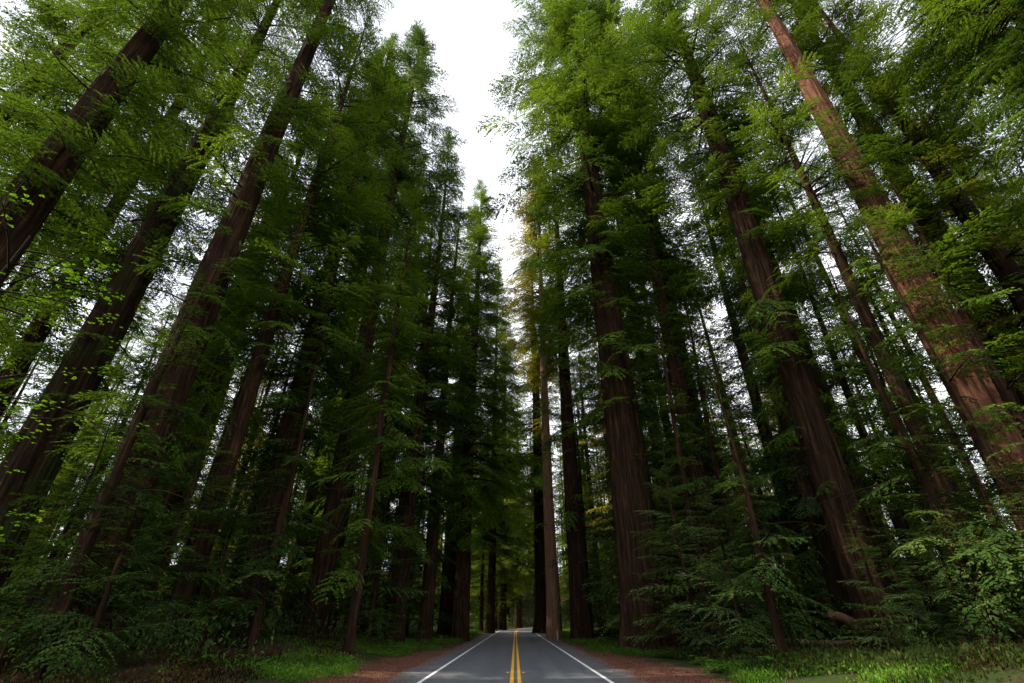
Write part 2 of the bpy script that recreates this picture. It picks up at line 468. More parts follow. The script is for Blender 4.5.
lib_rng = np.random.default_rng(11)
LIB = {
    'big': [make_bough(lib_rng, 4.2, 0.19, 0.18, 0.36, 0.155, droop=d, bdroop=0.35) for d in (0.18, 0.25, 0.32, 0.38, 0.22, 0.30)],
    'mid': [make_bough(lib_rng, 2.4, 0.14, 0.14, 0.28, 0.12, droop=d, bdroop=0.3) for d in (0.10, 0.2, 0.3, 0.25)],
    'small': [make_bough(lib_rng, 1.3, 0.10, 0.11, 0.20, 0.085, droop=d, ratio=0.5) for d in (0.1, 0.25, 0.35)],
    'far': [make_bough(lib_rng, 4.2, 0.30, 0.32, 0.55, 0.17, droop=d, bdroop=0.35) for d in (0.18, 0.28, 0.36, 0.25)],
    'fine': [make_bough(lib_rng, 2.2, 0.10, 0.085, 0.14, 0.05, droop=d, bdroop=0.25, ratio=0.42) for d in (0.08, 0.16, 0.24, 0.2)],
}
LIB['big_near'] = [make_bough(lib_rng, 4.2, 0.16, 0.115, 0.23, 0.10, droop=d, bdroop=0.4) for d in (0.2, 0.27, 0.33, 0.4)]
LIB['mid_near'] = [make_bough(lib_rng, 2.4, 0.12, 0.10, 0.18, 0.08, droop=d, bdroop=0.35) for d in (0.12, 0.2, 0.3, 0.36)]
LIB['small_near'] = [make_bough(lib_rng, 1.3, 0.09, 0.085, 0.15, 0.06, droop=d, ratio=0.5) for d in (0.1, 0.25, 0.35)]
LIBL = {'big_near': 4.2, 'mid_near': 2.4, 'small_near': 1.3, 'big': 4.2, 'mid': 2.4, 'small': 1.3, 'far': 4.2, 'fine': 2.2}


def rot_zyx(az, pitch, roll):
    ca, sa = math.cos(az), math.sin(az); cp, sp = math.cos(pitch), math.sin(pitch); cr, sr = math.cos(roll), math.sin(roll)
    Rz = np.array([[ca, -sa, 0], [sa, ca, 0], [0, 0, 1]])
    Ry = np.array([[cp, 0, -sp], [0, 1, 0], [sp, 0, cp]])     # positive pitch lifts the tip
    Rx = np.array([[1, 0, 0], [0, cr, -sr], [0, sr, cr]])
    return Rz @ Ry @ Rx


DENS, DENS0 = 0.88, 2.3      # boughs per metre of crown, sprays per metre of bare trunk (scale)


class Crown:
    def __init__(self, rng, near=False):
        self.near = near; self.rng = rng; self.Q = []; self.T = []; self.BV = []; self.BQ = []; self.nb = 0

    def bough(self, pos, az, pitch, length, tint, wood=0.035, kind=None):
        rng = self.rng
        if kind is None:
            kind = 'big' if length > 2.9 else ('mid' if length > 1.6 else 'small')
        if self.near and kind in ('big', 'mid', 'small'): kind += '_near'
        q, sp, nq = LIB[kind][rng.integers(len(LIB[kind]))]
        s = length / LIBL[kind]
        R = rot_zyx(az, pitch, rng.normal(0, 0.18)) * s
        if rng.random() < .5:
            R = R @ np.diag([1, -1, 1.0])
        self.Q.append((q.reshape(-1, 3) @ R.T + pos).astype(np.float32))
        tt = np.clip(tint + rng.normal(0, 0.09, len(q)), 0, 1); tt[nq:] = 0.0
        self.T.append(tt)
        if wood:
            self.stick(sp @ R.T + pos, wood * length / 3, 0.006, 3)

    def stick(self, pts, r0, r1, ns=4):
        v, qd = tube(pts, r0, r1, ns)
        self.BV.append(v); self.BQ.append(qd + self.nb); self.nb += len(v)

    def meshes(self, leaf_mat, wood_mat, name='crown'):
        V = np.concatenate(self.Q); T = np.concatenate(self.T)
        q = np.arange(len(V), dtype=np.int32).reshape(-1, 4); nl = len(q)
        if self.BV:
            q = np.concatenate([q, np.concatenate(self.BQ) + len(V)]); V = np.concatenate([V] + self.BV)
            T = np.concatenate([T, np.full(len(q) - nl, .5)])
        cm = new_mesh(name, V, quads=q, mat=leaf_mat, tint=T)
        cm.materials.append(wood_mat)
        mi = np.zeros(len(q), np.int32); mi[nl:] = 1
        cm.polygons.foreach_set('material_index', mi)
        return cm


def taper(z, H):
    """trunk radius over base radius"""
    z = np.asarray(z, float)
    return (1 - np.clip(z / H, 0, 0.995) ** 1.35) * 0.96 + 0.012 + 0.20 * np.exp(-np.clip(z, 0, None) / 1.4) * (np.clip(H, 20, 60) / 60)


def trunk_mesh(rng, Rb, H, mat, nseg=36, flute=1.0, wander=0.0):
    zs = np.concatenate([[-1.0, -0.3], np.linspace(0, 4, 12), np.linspace(4.6, min(30, H * .5), 26), np.linspace(min(30, H * .5) + 2, H, 18)])
    th = np.linspace(0, 2 * math.pi, nseg, endpoint=False)
    rr = Rb * taper(np.clip(zs, 0, None), H)
    disp = np.zeros((len(zs), nseg))
    for k, a in ((3, .04), (5, .045), (8, .035), (13, .03), (19, .026), (29, .02), (41, .014)):
        p0 = rng.uniform(0, 6); tw = rng.uniform(-.02, .02); w = rng.uniform(.05, .15)
        disp += a * np.cos(k * th[None, :] + p0 + tw * k * zs[:, None] + 0.5 * np.sin(w * zs[:, None] * 3 + p0))
    base = 1 + 1.6 * np.exp(-np.clip(zs, 0, None) / 1.8)[:, None]
    disp = disp * flute * base + rng.normal(0, 0.012, disp.shape)
    r = rr[:, None] * (1 + disp)
    cxw = wander * np.sin(zs / H * 5 + rng.uniform(0, 6)) * np.clip(zs, 0, None) / H
    cyw = wander * np.sin(zs / H * 4 + rng.uniform(0, 6)) * np.clip(zs, 0, None) / H
    V = np.stack([r * np.cos(th) + cxw[:, None], r * np.sin(th) + cyw[:, None], np.repeat(zs[:, None], nseg, 1)], -1).reshape(-1, 3)
    i = np.arange(len(zs) - 1)[:, None] * nseg + np.arange(nseg)
    j = np.arange(len(zs) - 1)[:, None] * nseg + (np.arange(nseg) + 1) % nseg
    q = np.stack([i, j, j + nseg, i + nseg], -1).reshape(-1, 4)
    return new_mesh('trunk', V, quads=q, mat=mat, smooth=True)


def shape_redwood(h):
    return min(1.0, ((1 - h) * 1.9) ** 0.75) * (0.72 + 0.28 * math.sin(min(1, h * 2.2) * math.pi / 2))


def shape_spire(h):
    return ((1 - h) ** 0.7) * 0.88 + 0.12


def grow_crown(rng, H, Rb, cb0, cb, R, dens, style='redwood', dens0=1.2, kind=None, hole=0.35, tint0=0.5, dead=6, up=0.0, near=False):
    c = Crown(rng, near)
    shape = shape_spire if style == 'spire' else shape_redwood
    p1, p2, p3 = rng.uniform(0, 6, 3)
    n = int((H - cb) * dens * DENS)
    for i in range(n):
        h = (i + rng.random()) / n
        z = cb + (H - cb) * h
        az = rng.uniform(0, 2 * math.pi)
        # clumps: gaps in (azimuth, height)
        g = math.sin(2 * az + p1 + z * 0.35) + math.sin(3 * az - p2 + z * 0.62) + 0.8 * math.sin(z * 1.35 + az + p3)
        if g < -0.75 + hole * 1.3 and rng.random() < 0.88: continue
        L = R * shape(h) * rng.uniform(0.5, 1.12) * (1 + .28 * math.sin(z * .55 + az + p1) * (1 - .5 * h))
        if rng.random() < 0.06: L *= 1.25
        L = max(L, 0.5)
        pitch = math.radians(-16 + 40 * h + rng.normal(0, 9)) + up
        r = float(Rb * taper(z, H)) * 0.8
        pos = np.array([math.cos(az) * r, math.sin(az) * r, z])
        t = tint0 + 0.22 * math.sin(p3 + z * .9 + az * 2) + rng.normal(0, .15)
        if L > 4.6 and kind is None:
            # long limb: two or three boughs along it
            d = rot_zyx(az, pitch * 0.6, 0) @ np.array([1.0, 0, 0])
            pts = [pos, pos + d * L * .3, pos + d * L * .6 + [0, 0, -.05 * L]]
            c.stick(np.array(pts), 0.028 * L * .5 + .02, 0.02, 4)
            c.bough(pts[2], az, pitch - .1, L * .45, t, 0.02)
            for sg in (-1, 1):
                c.bough(pts[1] + d * L * .12 * sg, az + sg * rng.uniform(.5, .9), pitch - .15, L * rng.uniform(.36, .5), t + rng.normal(0, .06), 0.02)
            if rng.random() < .6:
                c.bough(pts[0] + d * L * .1, az + rng.uniform(-1, 1), pitch - .2, L * .35, t - .08, 0.02)
        else:
            c.bough(pos, az, pitch, L, t, kind=kind)
    # scattered short sprays low on the trunk
    m = int((cb - cb0) * dens0 * DENS0)
    for i in range(m):
        z = rng.uniform(cb0, cb)
        az = rng.uniform(0, 2 * math.pi)
        g = math.sin(2 * az + p2 + z * .5) + math.sin(z * .8 + p1)
        if g < -0.2 and rng.random() < .7: continue
        f = (z - cb0) / max(1, cb - cb0)
        L = rng.uniform(1.0, 3.2) + (.25 + f) * R * .40 * rng.random()
        r = float(Rb * taper(z, H)) * 0.85
        c.bough(np.array([math.cos(az) * r, math.sin(az) * r, z]), az, math.radians(rng.normal(-12, 14)), L, tint0 - .03 + rng.normal(0, .12), 0.03, kind=kind)
    # bare dead limbs
    for i in range(dead):
        z = rng.uniform(cb0 + 4, cb + (H - cb) * .35); az = rng.uniform(0, 2 * math.pi)
        L = rng.uniform(1.2, 4.2) if rng.random() < .6 else rng.uniform(3.5, 6.5); r = float(Rb * taper(z, H)) * .7
        p = np.array([math.cos(az) * r, math.sin(az) * r, z]); d = np.array([math.cos(az), math.sin(az), rng.uniform(-.25, .3)])
        pts = [p]
        for k in range(6):
            d = unit(d + rng.normal(0, .2, 3) + [0, 0, -.04]); pts.append(pts[-1] + d * L / 6)
        c.stick(np.array(pts), 0.032 + .008 * L, 0.008, 5)
        if rng.random() < .7:
            k = rng.integers(2, 4); d2 = unit(d + rng.normal(0, .6, 3)); q = pts[k]
            c.stick(np.array([q, q + d2 * L * .2, q + d2 * L * .35 + [0, 0, -.04 * L]]), 0.03, 0.008, 4)
    return c


MAINS = []     # (screen x of the base, side, reference phrase)


def survey(px, py, wpx, Y, H):
    """stand a trunk so that it passes a surveyed point: ground position, base radius"""
    d = pix_dir(px, py)
    X = d[0] / d[1] * Y
    z = CAM_H + d[2] / d[1] * Y
    depth = Y / d[1]
    dia = wpx * depth / F / math.hypot(1, X / Y)
    gz = float(ground_z(X, Y))
    return X, gz, dia / 2 / float(taper(z - gz, H))


def main_tree(px, py, wpx, Y, H, cb0, cb, R, dens, style, leaf, bark, label, ref, dens0=1.2, hole=.35, tint0=.5, dead=6, name='redwood_tree', lean=(0, 0), flute=1.0, kind=None, group=None, wander=0.25):
    X, gz, Rb = survey(px, py, wpx, Y, H)
    rng = np.random.default_rng(int(px * 7 + py * 13 + Y))
    root = empty(name, (X, Y, gz))
    root.rotation_euler = (math.radians(lean[0]), math.radians(lean[1]), 0)
    tag(root, label, 'tree', group)
    link('trunk', trunk_mesh(rng, Rb, H, M[bark], 112 if wpx > 25 else 64 if wpx > 13 else 40, flute, wander), root)
    cm = grow_crown(rng, H, Rb, cb0, cb, R, dens, style, dens0, kind, hole, tint0, dead, near=Y < 34).meshes(M[leaf], M['twig'])
    link('crown', cm, root)
    MAINS.append((X, Y, ref, Rb))
    return root


# ------------------------------------------------------------------ trees one can tell apart, left of the road
T = main_tree
T(40, 85, 12, 26, 76, 20, 38, 5.5, 7, 'redwood', 'needles', 'bark_mossy', 'slim pale trunk crossing the upper left corner beside the first big redwood', 'the slim corner trunk')
T(94, 114, 46, 17, 72, 12, 40, 6, 6, 'redwood', 'needles', 'bark', 'thick dark trunk at the top left edge, first big redwood on the left', 'the first big redwood', dens0=2.6, dead=22)
T(140, 260, 38, 26, 78, 9, 46, 6, 6, 'redwood', 'needles', 'bark_mossy', 'mossy dark redwood in the left row, second thick trunk from the edge', 'the mossy second redwood', dens0=2.2, dead=20)
T(183.5, 355, 41, 23, 84, 8, 52, 6, 5.5, 'redwood', 'needles', 'bark', 'broadest furrowed redwood of the left row, bare for half its height', 'the broadest furrowed redwood', dens0=1.9, dead=20)
T(246, 265, 12, 44, 62, 12, 28, 5, 7, 'redwood', 'needles', 'bark_mossy', 'slim moss-lit trunk just behind the broadest furrowed redwood on the left', 'the slim moss-lit trunk')
T(269, 520, 26, 33, 68, 5, 14, 7.2, 11, 'spire', 'needles', 'bark', 'densely leafy dark conifer clothed in boughs from top to near the ground, left of road', 'the leafy dark conifer', dens0=2.5, hole=.15, tint0=.42)
T(345, 450, 19, 41, 86, 14, 44, 9, 9, 'spire', 'needles_blue', 'bark', 'very tall redwood with bluish pointed top against the sky gap, straight bare dark trunk below', 'the pointed bluish redwood', dens0=1.3, hole=.45)
T(365, 540, 8, 31, 42, 4, 12, 3.8, 9, 'spire', 'needles', 'bark', 'slender dark trunk standing closest to the left pull-off, beside the bluish pointed redwood', 'the slender pull-off trunk', dens0=1.8)
T(378, 470, 9, 50, 60, 14, 24, 4.5, 7, 'spire', 'needles', 'bark', 'thin dark trunk right of the bluish pointed redwood, first of a close pair', 'the close pair')
T(392, 445, 9, 54, 62, 14, 24, 4.5, 7, 'spire', 'needles', 'bark', 'thin dark trunk right of the bluish pointed redwood, second of a close pair', 'the close pair')
T(414, 470, 12, 46, 66, 8, 12, 7, 9, 'spire', 'needles', 'bark', 'broad bushy conifer with a full green crown below the bluish spire', 'the bushy conifer', hole=.15)
T(433, 540, 11, 52, 60, 14, 22, 4.5, 7, 'spire', 'needles', 'bark', 'straight shaded trunk behind the low green ferns on the left verge', 'the straight shaded trunk')
T(453, 560, 8, 64, 62, 14, 24, 4.5, 7, 'spire', 'needles', 'bark', 'shaded reddish trunk directly left of the lone spire tree by the road', 'the shaded reddish trunk')
T(471, 400, 9, 58, 69, 8, 16, 7.6, 13, 'spire', 'needles', 'bark', 'lone spire-shaped conifer whose whole outline stands at the foot of the sky gap', 'the lone spire', hole=.12, dens0=1.4)
T(493, 520, 6, 90, 80, 8, 14, 8, 12, 'spire', 'needles', 'bark', 'distant thin trunk just right of the lone spire tree, left of the road bend', 'the distant thin trunk')
T(504, 560, 5, 122, 86, 5, 10, 9, 12, 'spire', 'needles_yellow', 'bark', 'far yellow-green tree left of the road where the edge line bends', 'the far yellow-green tree')
T(518, 550, 5.5, 175, 84, 8, 16, 10, 12, 'spire', 'needles', 'bark', 'far dark trunk in the middle, on the inside of the road bend', 'the far middle trunk')
# right of the road
T(539, 500, 11, 92, 84, 8, 20, 7.5, 8, 'redwood', 'needles', 'bark', 'dark leafy trunk left of the pale brown roadside redwood', 'the dark leafy trunk')
T(547, 460, 9, 68, 90, 24, 40, 8.5, 10, 'spire', 'needles_sun_paint', 'bark_pale', 'pale brown redwood standing right at the road edge line, sunlight painted yellow-green on top', 'the pale roadside redwood', dens0=.6)
T(573, 500, 15, 56, 76, 12, 34, 5, 7, 'redwood', 'needles', 'bark', 'dark brown redwood between the pale roadside redwood and the giant at the pull-off', 'the dark brown redwood', dens0=1.6)
T(617, 380, 29.5, 38, 106, 12, 34, 10.5, 7.2, 'redwood', 'needles', 'bark', 'giant dark redwood with flared base at the right pull-off and huge crown over the road', 'the giant redwood', dens0=2.0, hole=.25, dead=8)
T(650, 410, 8, 46, 58, 12, 22, 4.5, 6, 'spire', 'needles', 'bark_mossy', 'slim mossy trunk just right of the giant redwood', 'the slim mossy trunk')
T(668, 430, 8, 52, 64, 14, 26, 5, 6, 'spire', 'needles', 'bark', 'very thin near-black trunk right of the slim mossy one', 'the near-black trunk')
T(682, 400, 15, 40, 98, 12, 32, 8, 7, 'redwood', 'needles', 'bark', 'brown trunk left of the hemlock thicket, in front of its twin', 'the brown twin trunk', dens0=1.4)
T(697, 440, 12, 45, 70, 14, 30, 6, 6, 'redwood', 'needles', 'bark', 'brown trunk in the hemlock thicket, behind its thicker twin', 'the brown twin trunk')
T(852, 540, 40, 28, 90, 8, 34, 7.5, 6.5, 'redwood', 'needles', 'bark', 'furrowed redwood with a brown ridged base at the right verge, fallen log behind it', 'the ridged redwood', dens0=1.5, flute=1.5, dead=9)
T(868, 540, 25, 32, 62, 6, 24, 5.5, 6, 'redwood', 'needles', 'bark', 'dark trunk half hidden behind the ridged redwood on its right', 'the half hidden trunk')
T(926, 445, 20, 24, 52, 7, 20, 5, 5.5, 'redwood', 'needles', 'bark', 'leaning-looking dark trunk with bare twisted twigs at its foot by the right edge', 'the twiggy dark trunk', dead=12)
T(920, 290, 42, 23, 80, 14, 50, 6, 4.5, 'redwood', 'needles', 'bark_red', 'big redwood with warm red bark, upper right, the reddest trunk of all', 'the red-barked redwood', dens0=.6, dead=10)
T(953, 264, 37, 28, 74, 12, 32, 6.5, 6.5, 'redwood', 'needles', 'bark', 'thick dark redwood behind the red-barked one, to its right', 'the thick dark redwood', dens0=2)
T(977, 199, 12, 32, 56, 14, 28, 5, 6, 'redwood', 'needles', 'bark', 'slim trunk in the upper right crossing bits of blue sky', 'the slim upper trunk')
T(940, 410, 9, 36, 46, 16, 26, 4, 5, 'spire', 'needles', 'bark_pale', 'slim pale bare trunk between the twiggy dark trunk and the red-barked redwood', 'the slim pale trunk', dens0=.5)
T(920, 575, 12, 29, 40, 8, 14, 4, 5, 'spire', 'needles', 'bark', 'slim dark trunk left of the twiggy dark trunk, low on the right', 'the slim dark trunk')
T(1070, 60, 40, 15, 60, 10, 20, 8, 12, 'redwood', 'needles', 'bark', 'close redwood at the right edge whose dark boughs hang into the upper right corner', 'the corner redwood', tint0=.35)

# ------------------------------------------------------------------ deeper forest: individual conifers copied from five models
models = []
for i, (H, cb0, cb, R, dens, leaf, bark, st) in enumerate([
        (66, 4, 12, 5.5, 7, 'needles', 'bark', 'spire'), (74, 5, 20, 6.0, 7, 'needles', 'bark', 'redwood'),
        (60, 3, 9, 5.5, 7, 'needles_blue', 'bark_mossy', 'spire'), (70, 4, 16, 6.0, 7, 'needles', 'bark', 'redwood'),
        (62, 3, 10, 6.0, 7, 'needles_yellow', 'bark', 'spire')]):
    rng = np.random.default_rng(100 + i)
    tm = trunk_mesh(rng, 0.62, H, M[bark], 18, 1.0, 0.4)
    cm = grow_crown(rng, H, 0.62, cb0, cb, R, dens, st, 1.0, None, .6, .5, 5).meshes(M[leaf], M['twig'])
    models.append((H, tm, cm))

GOLDEN = models[4][2].copy(); GOLDEN.materials[0] = M['needles_sun_paint']  # crown copy with sunlight painted into its needles
MAINS.sort(key=lambda m: m[0] / m[1])


def gap_refs(X, Y):
    t = X / Y
    lo = [m for m in MAINS if m[0] / m[1] < t]; hi = [m for m in MAINS if m[0] / m[1] >= t]
    return (lo[-1][2] if lo else None), (hi[0][2] if hi else None)


rg = random.Random(21)
GOLD = set()
deep = []
for px, Y in [(300, 62), (322, 50), (352, 70), (372, 78), (396, 66), (425, 84), (445, 96), (250, 58), (640, 60), (665, 75), (600, 88), (735, 50), (840, 36), (900, 44)]:
    d = pix_dir(px, 600)
    deep.append((d[0] / d[1] * Y, Y))
for px, Y in [(857, 58), (835, 66), (775, 70), (110, 56), (150, 64), (205, 70), (625, 84), (500, 150), (495, 128), (508, 190), (514, 215), (524, 235), (532, 250), (519, 262)]:      # trees farther back, sunlight painted into their needle colour
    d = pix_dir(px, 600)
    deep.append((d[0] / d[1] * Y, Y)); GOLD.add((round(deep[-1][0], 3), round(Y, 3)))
deep += [(-40.0, 22.0), (-36.0, 30.0), (36.0, 19.0), (33.0, 25.0)]
tries = 0
while len(deep) < 130 and tries < 9000:
    tries += 1
    Y = 26 + 190 * rg.random() ** 1.15
    side = rg.choice((-1, 1))
    cxr = float(road_x(Y))
    lim = min(2.2 * Y + 4, 105)
    off = rg.uniform(9.5 if Y > 70 else 13, lim) * side
    X = cxr + off
    if abs(X / Y) > 2.2 or (Y < 30 and abs(X / Y) > 1.0 and abs(X) < 24): continue
    if Y < 60 and abs(X) < 11: continue
    if any((X - a) ** 2 + (Y - b) ** 2 < (3.2 if Y < 100 else 2.6) ** 2 for a, b, *_ in deep): continue
    if any((X - m[0]) ** 2 + (Y - m[1]) ** 2 < (m[3] + 3.0) ** 2 for m in MAINS): continue
    deep.append((X, Y))
# beyond the bend the forest closes the view
for k in range(16):
    Y = rg.uniform(205, 260); X = rg.uniform(-26, 30)
    if all((X - a) ** 2 + (Y - b) ** 2 > 9 for a, b in deep) and abs(X - float(road_x(Y))) > 8: deep.append((X, Y))
deep.sort(key=lambda p: p[0] / p[1])
gaps = {}
for X, Y in deep:
    gaps.setdefault(gap_refs(X, Y), []).append((X, Y))
ORD = ['first', 'second', 'third', 'fourth', 'fifth', 'sixth', 'seventh', 'eighth', 'ninth', 'tenth', 'eleventh', 'twelfth', 'thirteenth', 'fourteenth', 'fifteenth', 'sixteenth'] + ['later'] * 60
for (a, b), pts in gaps.items():
    for k, (X, Y) in enumerate(pts):
        far = Y > 120
        mi = rg.choice((0, 1, 2, 3)) if rg.random() > (0.6 if far else 0.13) and (round(X, 3), round(Y, 3)) not in GOLD else 4
        H, tm, cm = models[mi]
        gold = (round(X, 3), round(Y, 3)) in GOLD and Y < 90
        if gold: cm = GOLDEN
        root = empty('conifer_tree', (X, Y, float(ground_z(X, Y))), rg.uniform(0, 6.28))
        s = rg.uniform(0.8, 1.2)
        root.scale = (s * rg.uniform(.9, 1.15), s * rg.uniform(.9, 1.15), s)
        link('trunk', tm, root); link('crown', cm, root)
        adj = 'sun-painted golden conifer' if gold else 'far yellow-green conifer' if (mi == 4 and far) else 'yellow-green conifer' if mi == 4 else 'far conifer' if far else 'mossy conifer' if mi == 2 else 'deep forest conifer'
        n_ = ORD[k]
        where = (f'between {a} and {b}' if a != b else f'within {a}') if a and b else (f'right of {a}' if a else f'left of {b}')
        tag(root, f'{adj}, {n_} from left {where}', 'tree', 'conifers deeper in the forest')

# ------------------------------------------------------------------ understory: young hemlocks with flat layered sprays
def young_tree(rng, H, R, dens, leaf='hemlock', lean=0.0):
    c = Crown(rng)
    n = int(H * dens)
    for i in range(n):
        h = (i + rng.random()) / n
        z = H * (0.10 + 0.9 * h); az = rng.uniform(0, 6.283)
        L = max(.4, R * (1 - h) ** .75 * rng.uniform(.5, 1.15))
        c.bough(np.array([0, 0, z]), az, math.radians(2 + 18 * h + rng.normal(0, 9)), L, .5 + rng.normal(0, .16), .022, kind='fine')
    cm = c.meshes(M[leaf], M['twig'])
    tm = trunk_mesh(rng, 0.010 * H + .02, H, M['bark'], 10, .6, .25)
    return tm, cm


YOUNG = []
for i, (H, R, d) in enumerate([(7, 2.6, 8), (11, 3.2, 7), (5, 2.2, 9), (9, 3.4, 6.5), (14, 3.4, 6)]):
    YOUNG.append((H,) + young_tree(np.random.default_rng(300 + i), H, R, d))


SHADE_PAINTED = []
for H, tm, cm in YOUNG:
    c2 = cm.copy(); c2.materials[0] = M['needles_shade_paint']; SHADE_PAINTED.append((H, tm, c2))  # same crowns, shade painted into the needles for the left side


def plant_young(px, Y, mi, s, label, group=None):
    d = pix_dir(px, 600)
    X = d[0] / d[1] * Y
    H, tm, cm = (YOUNG if px > 512 else SHADE_PAINTED)[mi]
    root = empty('young_hemlock', (X, Y, float(ground_z(X, Y))), rg.uniform(0, 6.28))
    root.scale = (s, s, s)
    link('trunk', tm, root); link('crown', cm, root)
    tag(root, label, 'young tree', group)
    return root


G = 'young hemlocks under the tall trees'

for px, Y, mi, s, lab in [
        (690, 30, 1, 1.15, 'tall pale green young hemlock spreading sprays right of the giant redwood'),
        (735, 27, 3, 1.0, 'young hemlock with grey-green layered sprays left of the ridged redwood'),
        (665, 36, 0, 1.1, 'small young hemlock beside the flared base of the giant redwood'),
        (775, 34, 4, 1.0, 'tall thin young hemlock behind the ridged redwood'),
        (815, 40, 2, 1.1, 'low young hemlock behind the fallen log end'),
        (905, 27, 1, .9, 'young hemlock right of the ridged redwood base'),
        (960, 22, 3, .9, 'young hemlock in front of the twiggy dark trunk'),
        (1000, 29, 4, 1.0, 'tall young hemlock at the right edge under the thick dark redwood'),
        (630, 52, 4, 1.0, 'slim young hemlock showing behind the left side of the giant redwood'),
        (600, 58, 3, 1.0, 'young hemlock between the dark brown redwood and the giant'),
        (590, 75, 4, 1.1, 'distant young hemlock behind the dark brown redwood'),
        (215, 27, 3, 1.1, 'young hemlock with bright flat sprays low on the left, before the leafy conifer'),
        (150, 25, 1, 1.1, 'young hemlock in front of the broadest furrowed redwood'),
        (90, 24, 0, 1.1, 'low young hemlock at the foot of the broadest furrowed redwood'),
        (40, 28, 4, 1.0, 'tall young hemlock at the left edge under the mossy second redwood'),
        (185, 36, 4, 1.1, 'tall young hemlock behind the broadest furrowed redwood'),
        (270, 44, 4, 1.0, 'tall young hemlock behind the leafy dark conifer'),
        (390, 44, 0, 1.0, 'small bushy young hemlock at the left verge beside the slender trunk'),
        (410, 55, 4, 1.1, 'tall young hemlock left of the bushy conifer'),
        (440, 62, 3, 1.2, 'young hemlock by the straight shaded trunk'),
        (465, 80, 4, 1.1, 'young hemlock at the base of the lone spire'),
        (487, 110, 4, 1.2, 'far young hemlock near the left road edge before the bend'),
        (330, 55, 4, 1.2, 'young hemlock deep behind the pointed bluish redwood'),
        (115, 40, 4, 1.2, 'young hemlock deep between the two mossy trunks on the left'),
        (720, 46, 4, 1.2, 'young hemlock deep behind the brown twin trunks'),
        (850, 44, 4, 1.2, 'young hemlock deep behind the half hidden trunk'),
        (935, 42, 4, 1.2, 'young hemlock deep behind the twiggy dark trunk'),
        (105, 19.5, 3, .95, 'near young hemlock whose sprays cross the broadest furrowed redwood'),
        (30, 20, 1, .95, 'near young hemlock at the left edge in front of the broadest furrowed redwood'),
        (880, 21.5, 0, .8, 'near young hemlock with flat sprays across the ridged redwood base'),
        (1030, 20, 1, 1.0, 'near young hemlock at the right edge below the red-barked redwood'),
        (560, 100, 4, 1.2, 'far young hemlock right of the road behind the pale redwood')]:
    plant_young(px, Y, mi, s, lab, G)

MID = []
for i, (H, R, cb) in enumerate([(27, 4.2, 3.5), (33, 4.6, 5), (22, 4.0, 2.5)]):
    rng = np.random.default_rng(700 + i)
    MID.append((H, trunk_mesh(rng, .2 + .004 * H, H, M['bark'], 16, .8, .4),
                grow_crown(rng, H, .25, 2.0, cb, R, 4.5, 'spire', 2, None, .5, .52, 6).meshes(M['needles' if i == 1 else 'needles_shade_paint'], M['twig'])))  # two of the three carry painted shade in their needles
for px, Y, mi, s, where in [
        (-60, 27, 1, 1.0, 'at the left edge before the mossy second redwood'), (60, 34, 0, 1.0, 'between the two thick mossy and furrowed trunks on the left'),
        (130, 30, 2, 1.0, 'overlapping the broadest furrowed redwood'), (175, 33, 1, .95, 'just right of the broadest furrowed redwood'),
        (228, 38, 0, 1.0, 'left of the leafy dark conifer'), (262, 29, 2, .9, 'in front of the leafy dark conifer'),
        (330, 47, 1, 1.0, 'behind the pointed bluish redwood'), (400, 48, 0, .9, 'behind the slender pull-off trunk'),
        (428, 60, 1, 1.0, 'behind the bushy conifer'), (443, 72, 1, 1.1, 'left of the lone spire'), (482, 95, 1, 1.1, 'beyond the lone spire'),
        (588, 62, 1, 1.0, 'between the dark brown redwood and the giant'), (632, 48, 0, 1.0, 'right behind the giant redwood'),
        (664, 42, 1, 1.0, 'left of the brown twin trunks'), (706, 33, 0, .95, 'in front of the brown twin trunks'),
        (748, 38, 1, 1.0, 'right of the brown twin trunks'), (770, 31, 2, .9, 'left of the ridged redwood'),
        (838, 38, 1, 1.0, 'behind the ridged redwood'), (893, 36, 0, 1.0, 'right of the half hidden trunk'),
        (985, 30, 2, 1.0, 'behind the twiggy dark trunk'), (1060, 31, 1, 1.0, 'at the right edge below the red-barked redwood'),
        (1010, 38, 1, 1.1, 'deep behind the thick dark redwood'),
        (1063, 19.5, 0, .85, 'crossing the foot of the red-barked redwood, close to the road'),
        (978, 21, 2, .9, 'in front of the twiggy dark trunk'), (1130, 21, 1, .9, 'under the corner redwood at the right edge'),
        (66, 19.5, 2, .85, 'whose boughs cross the broadest furrowed redwood low down'), (770, 24.5, 2, .7, 'nearest the right verge, before the ridged redwood')]:
    d = pix_dir(px, 600); X = d[0] / d[1] * Y
    H, tm, cm = MID[mi]
    root = empty('conifer_tree', (X, Y, float(ground_z(X, Y))), rg.uniform(0, 6.28)); root.scale = (s, s, s)
    link('trunk', tm, root); link('crown', cm, root)
    tag(root, f'mid-height thin-stemmed conifer {where}', 'tree', 'mid-height conifers among the redwoods')

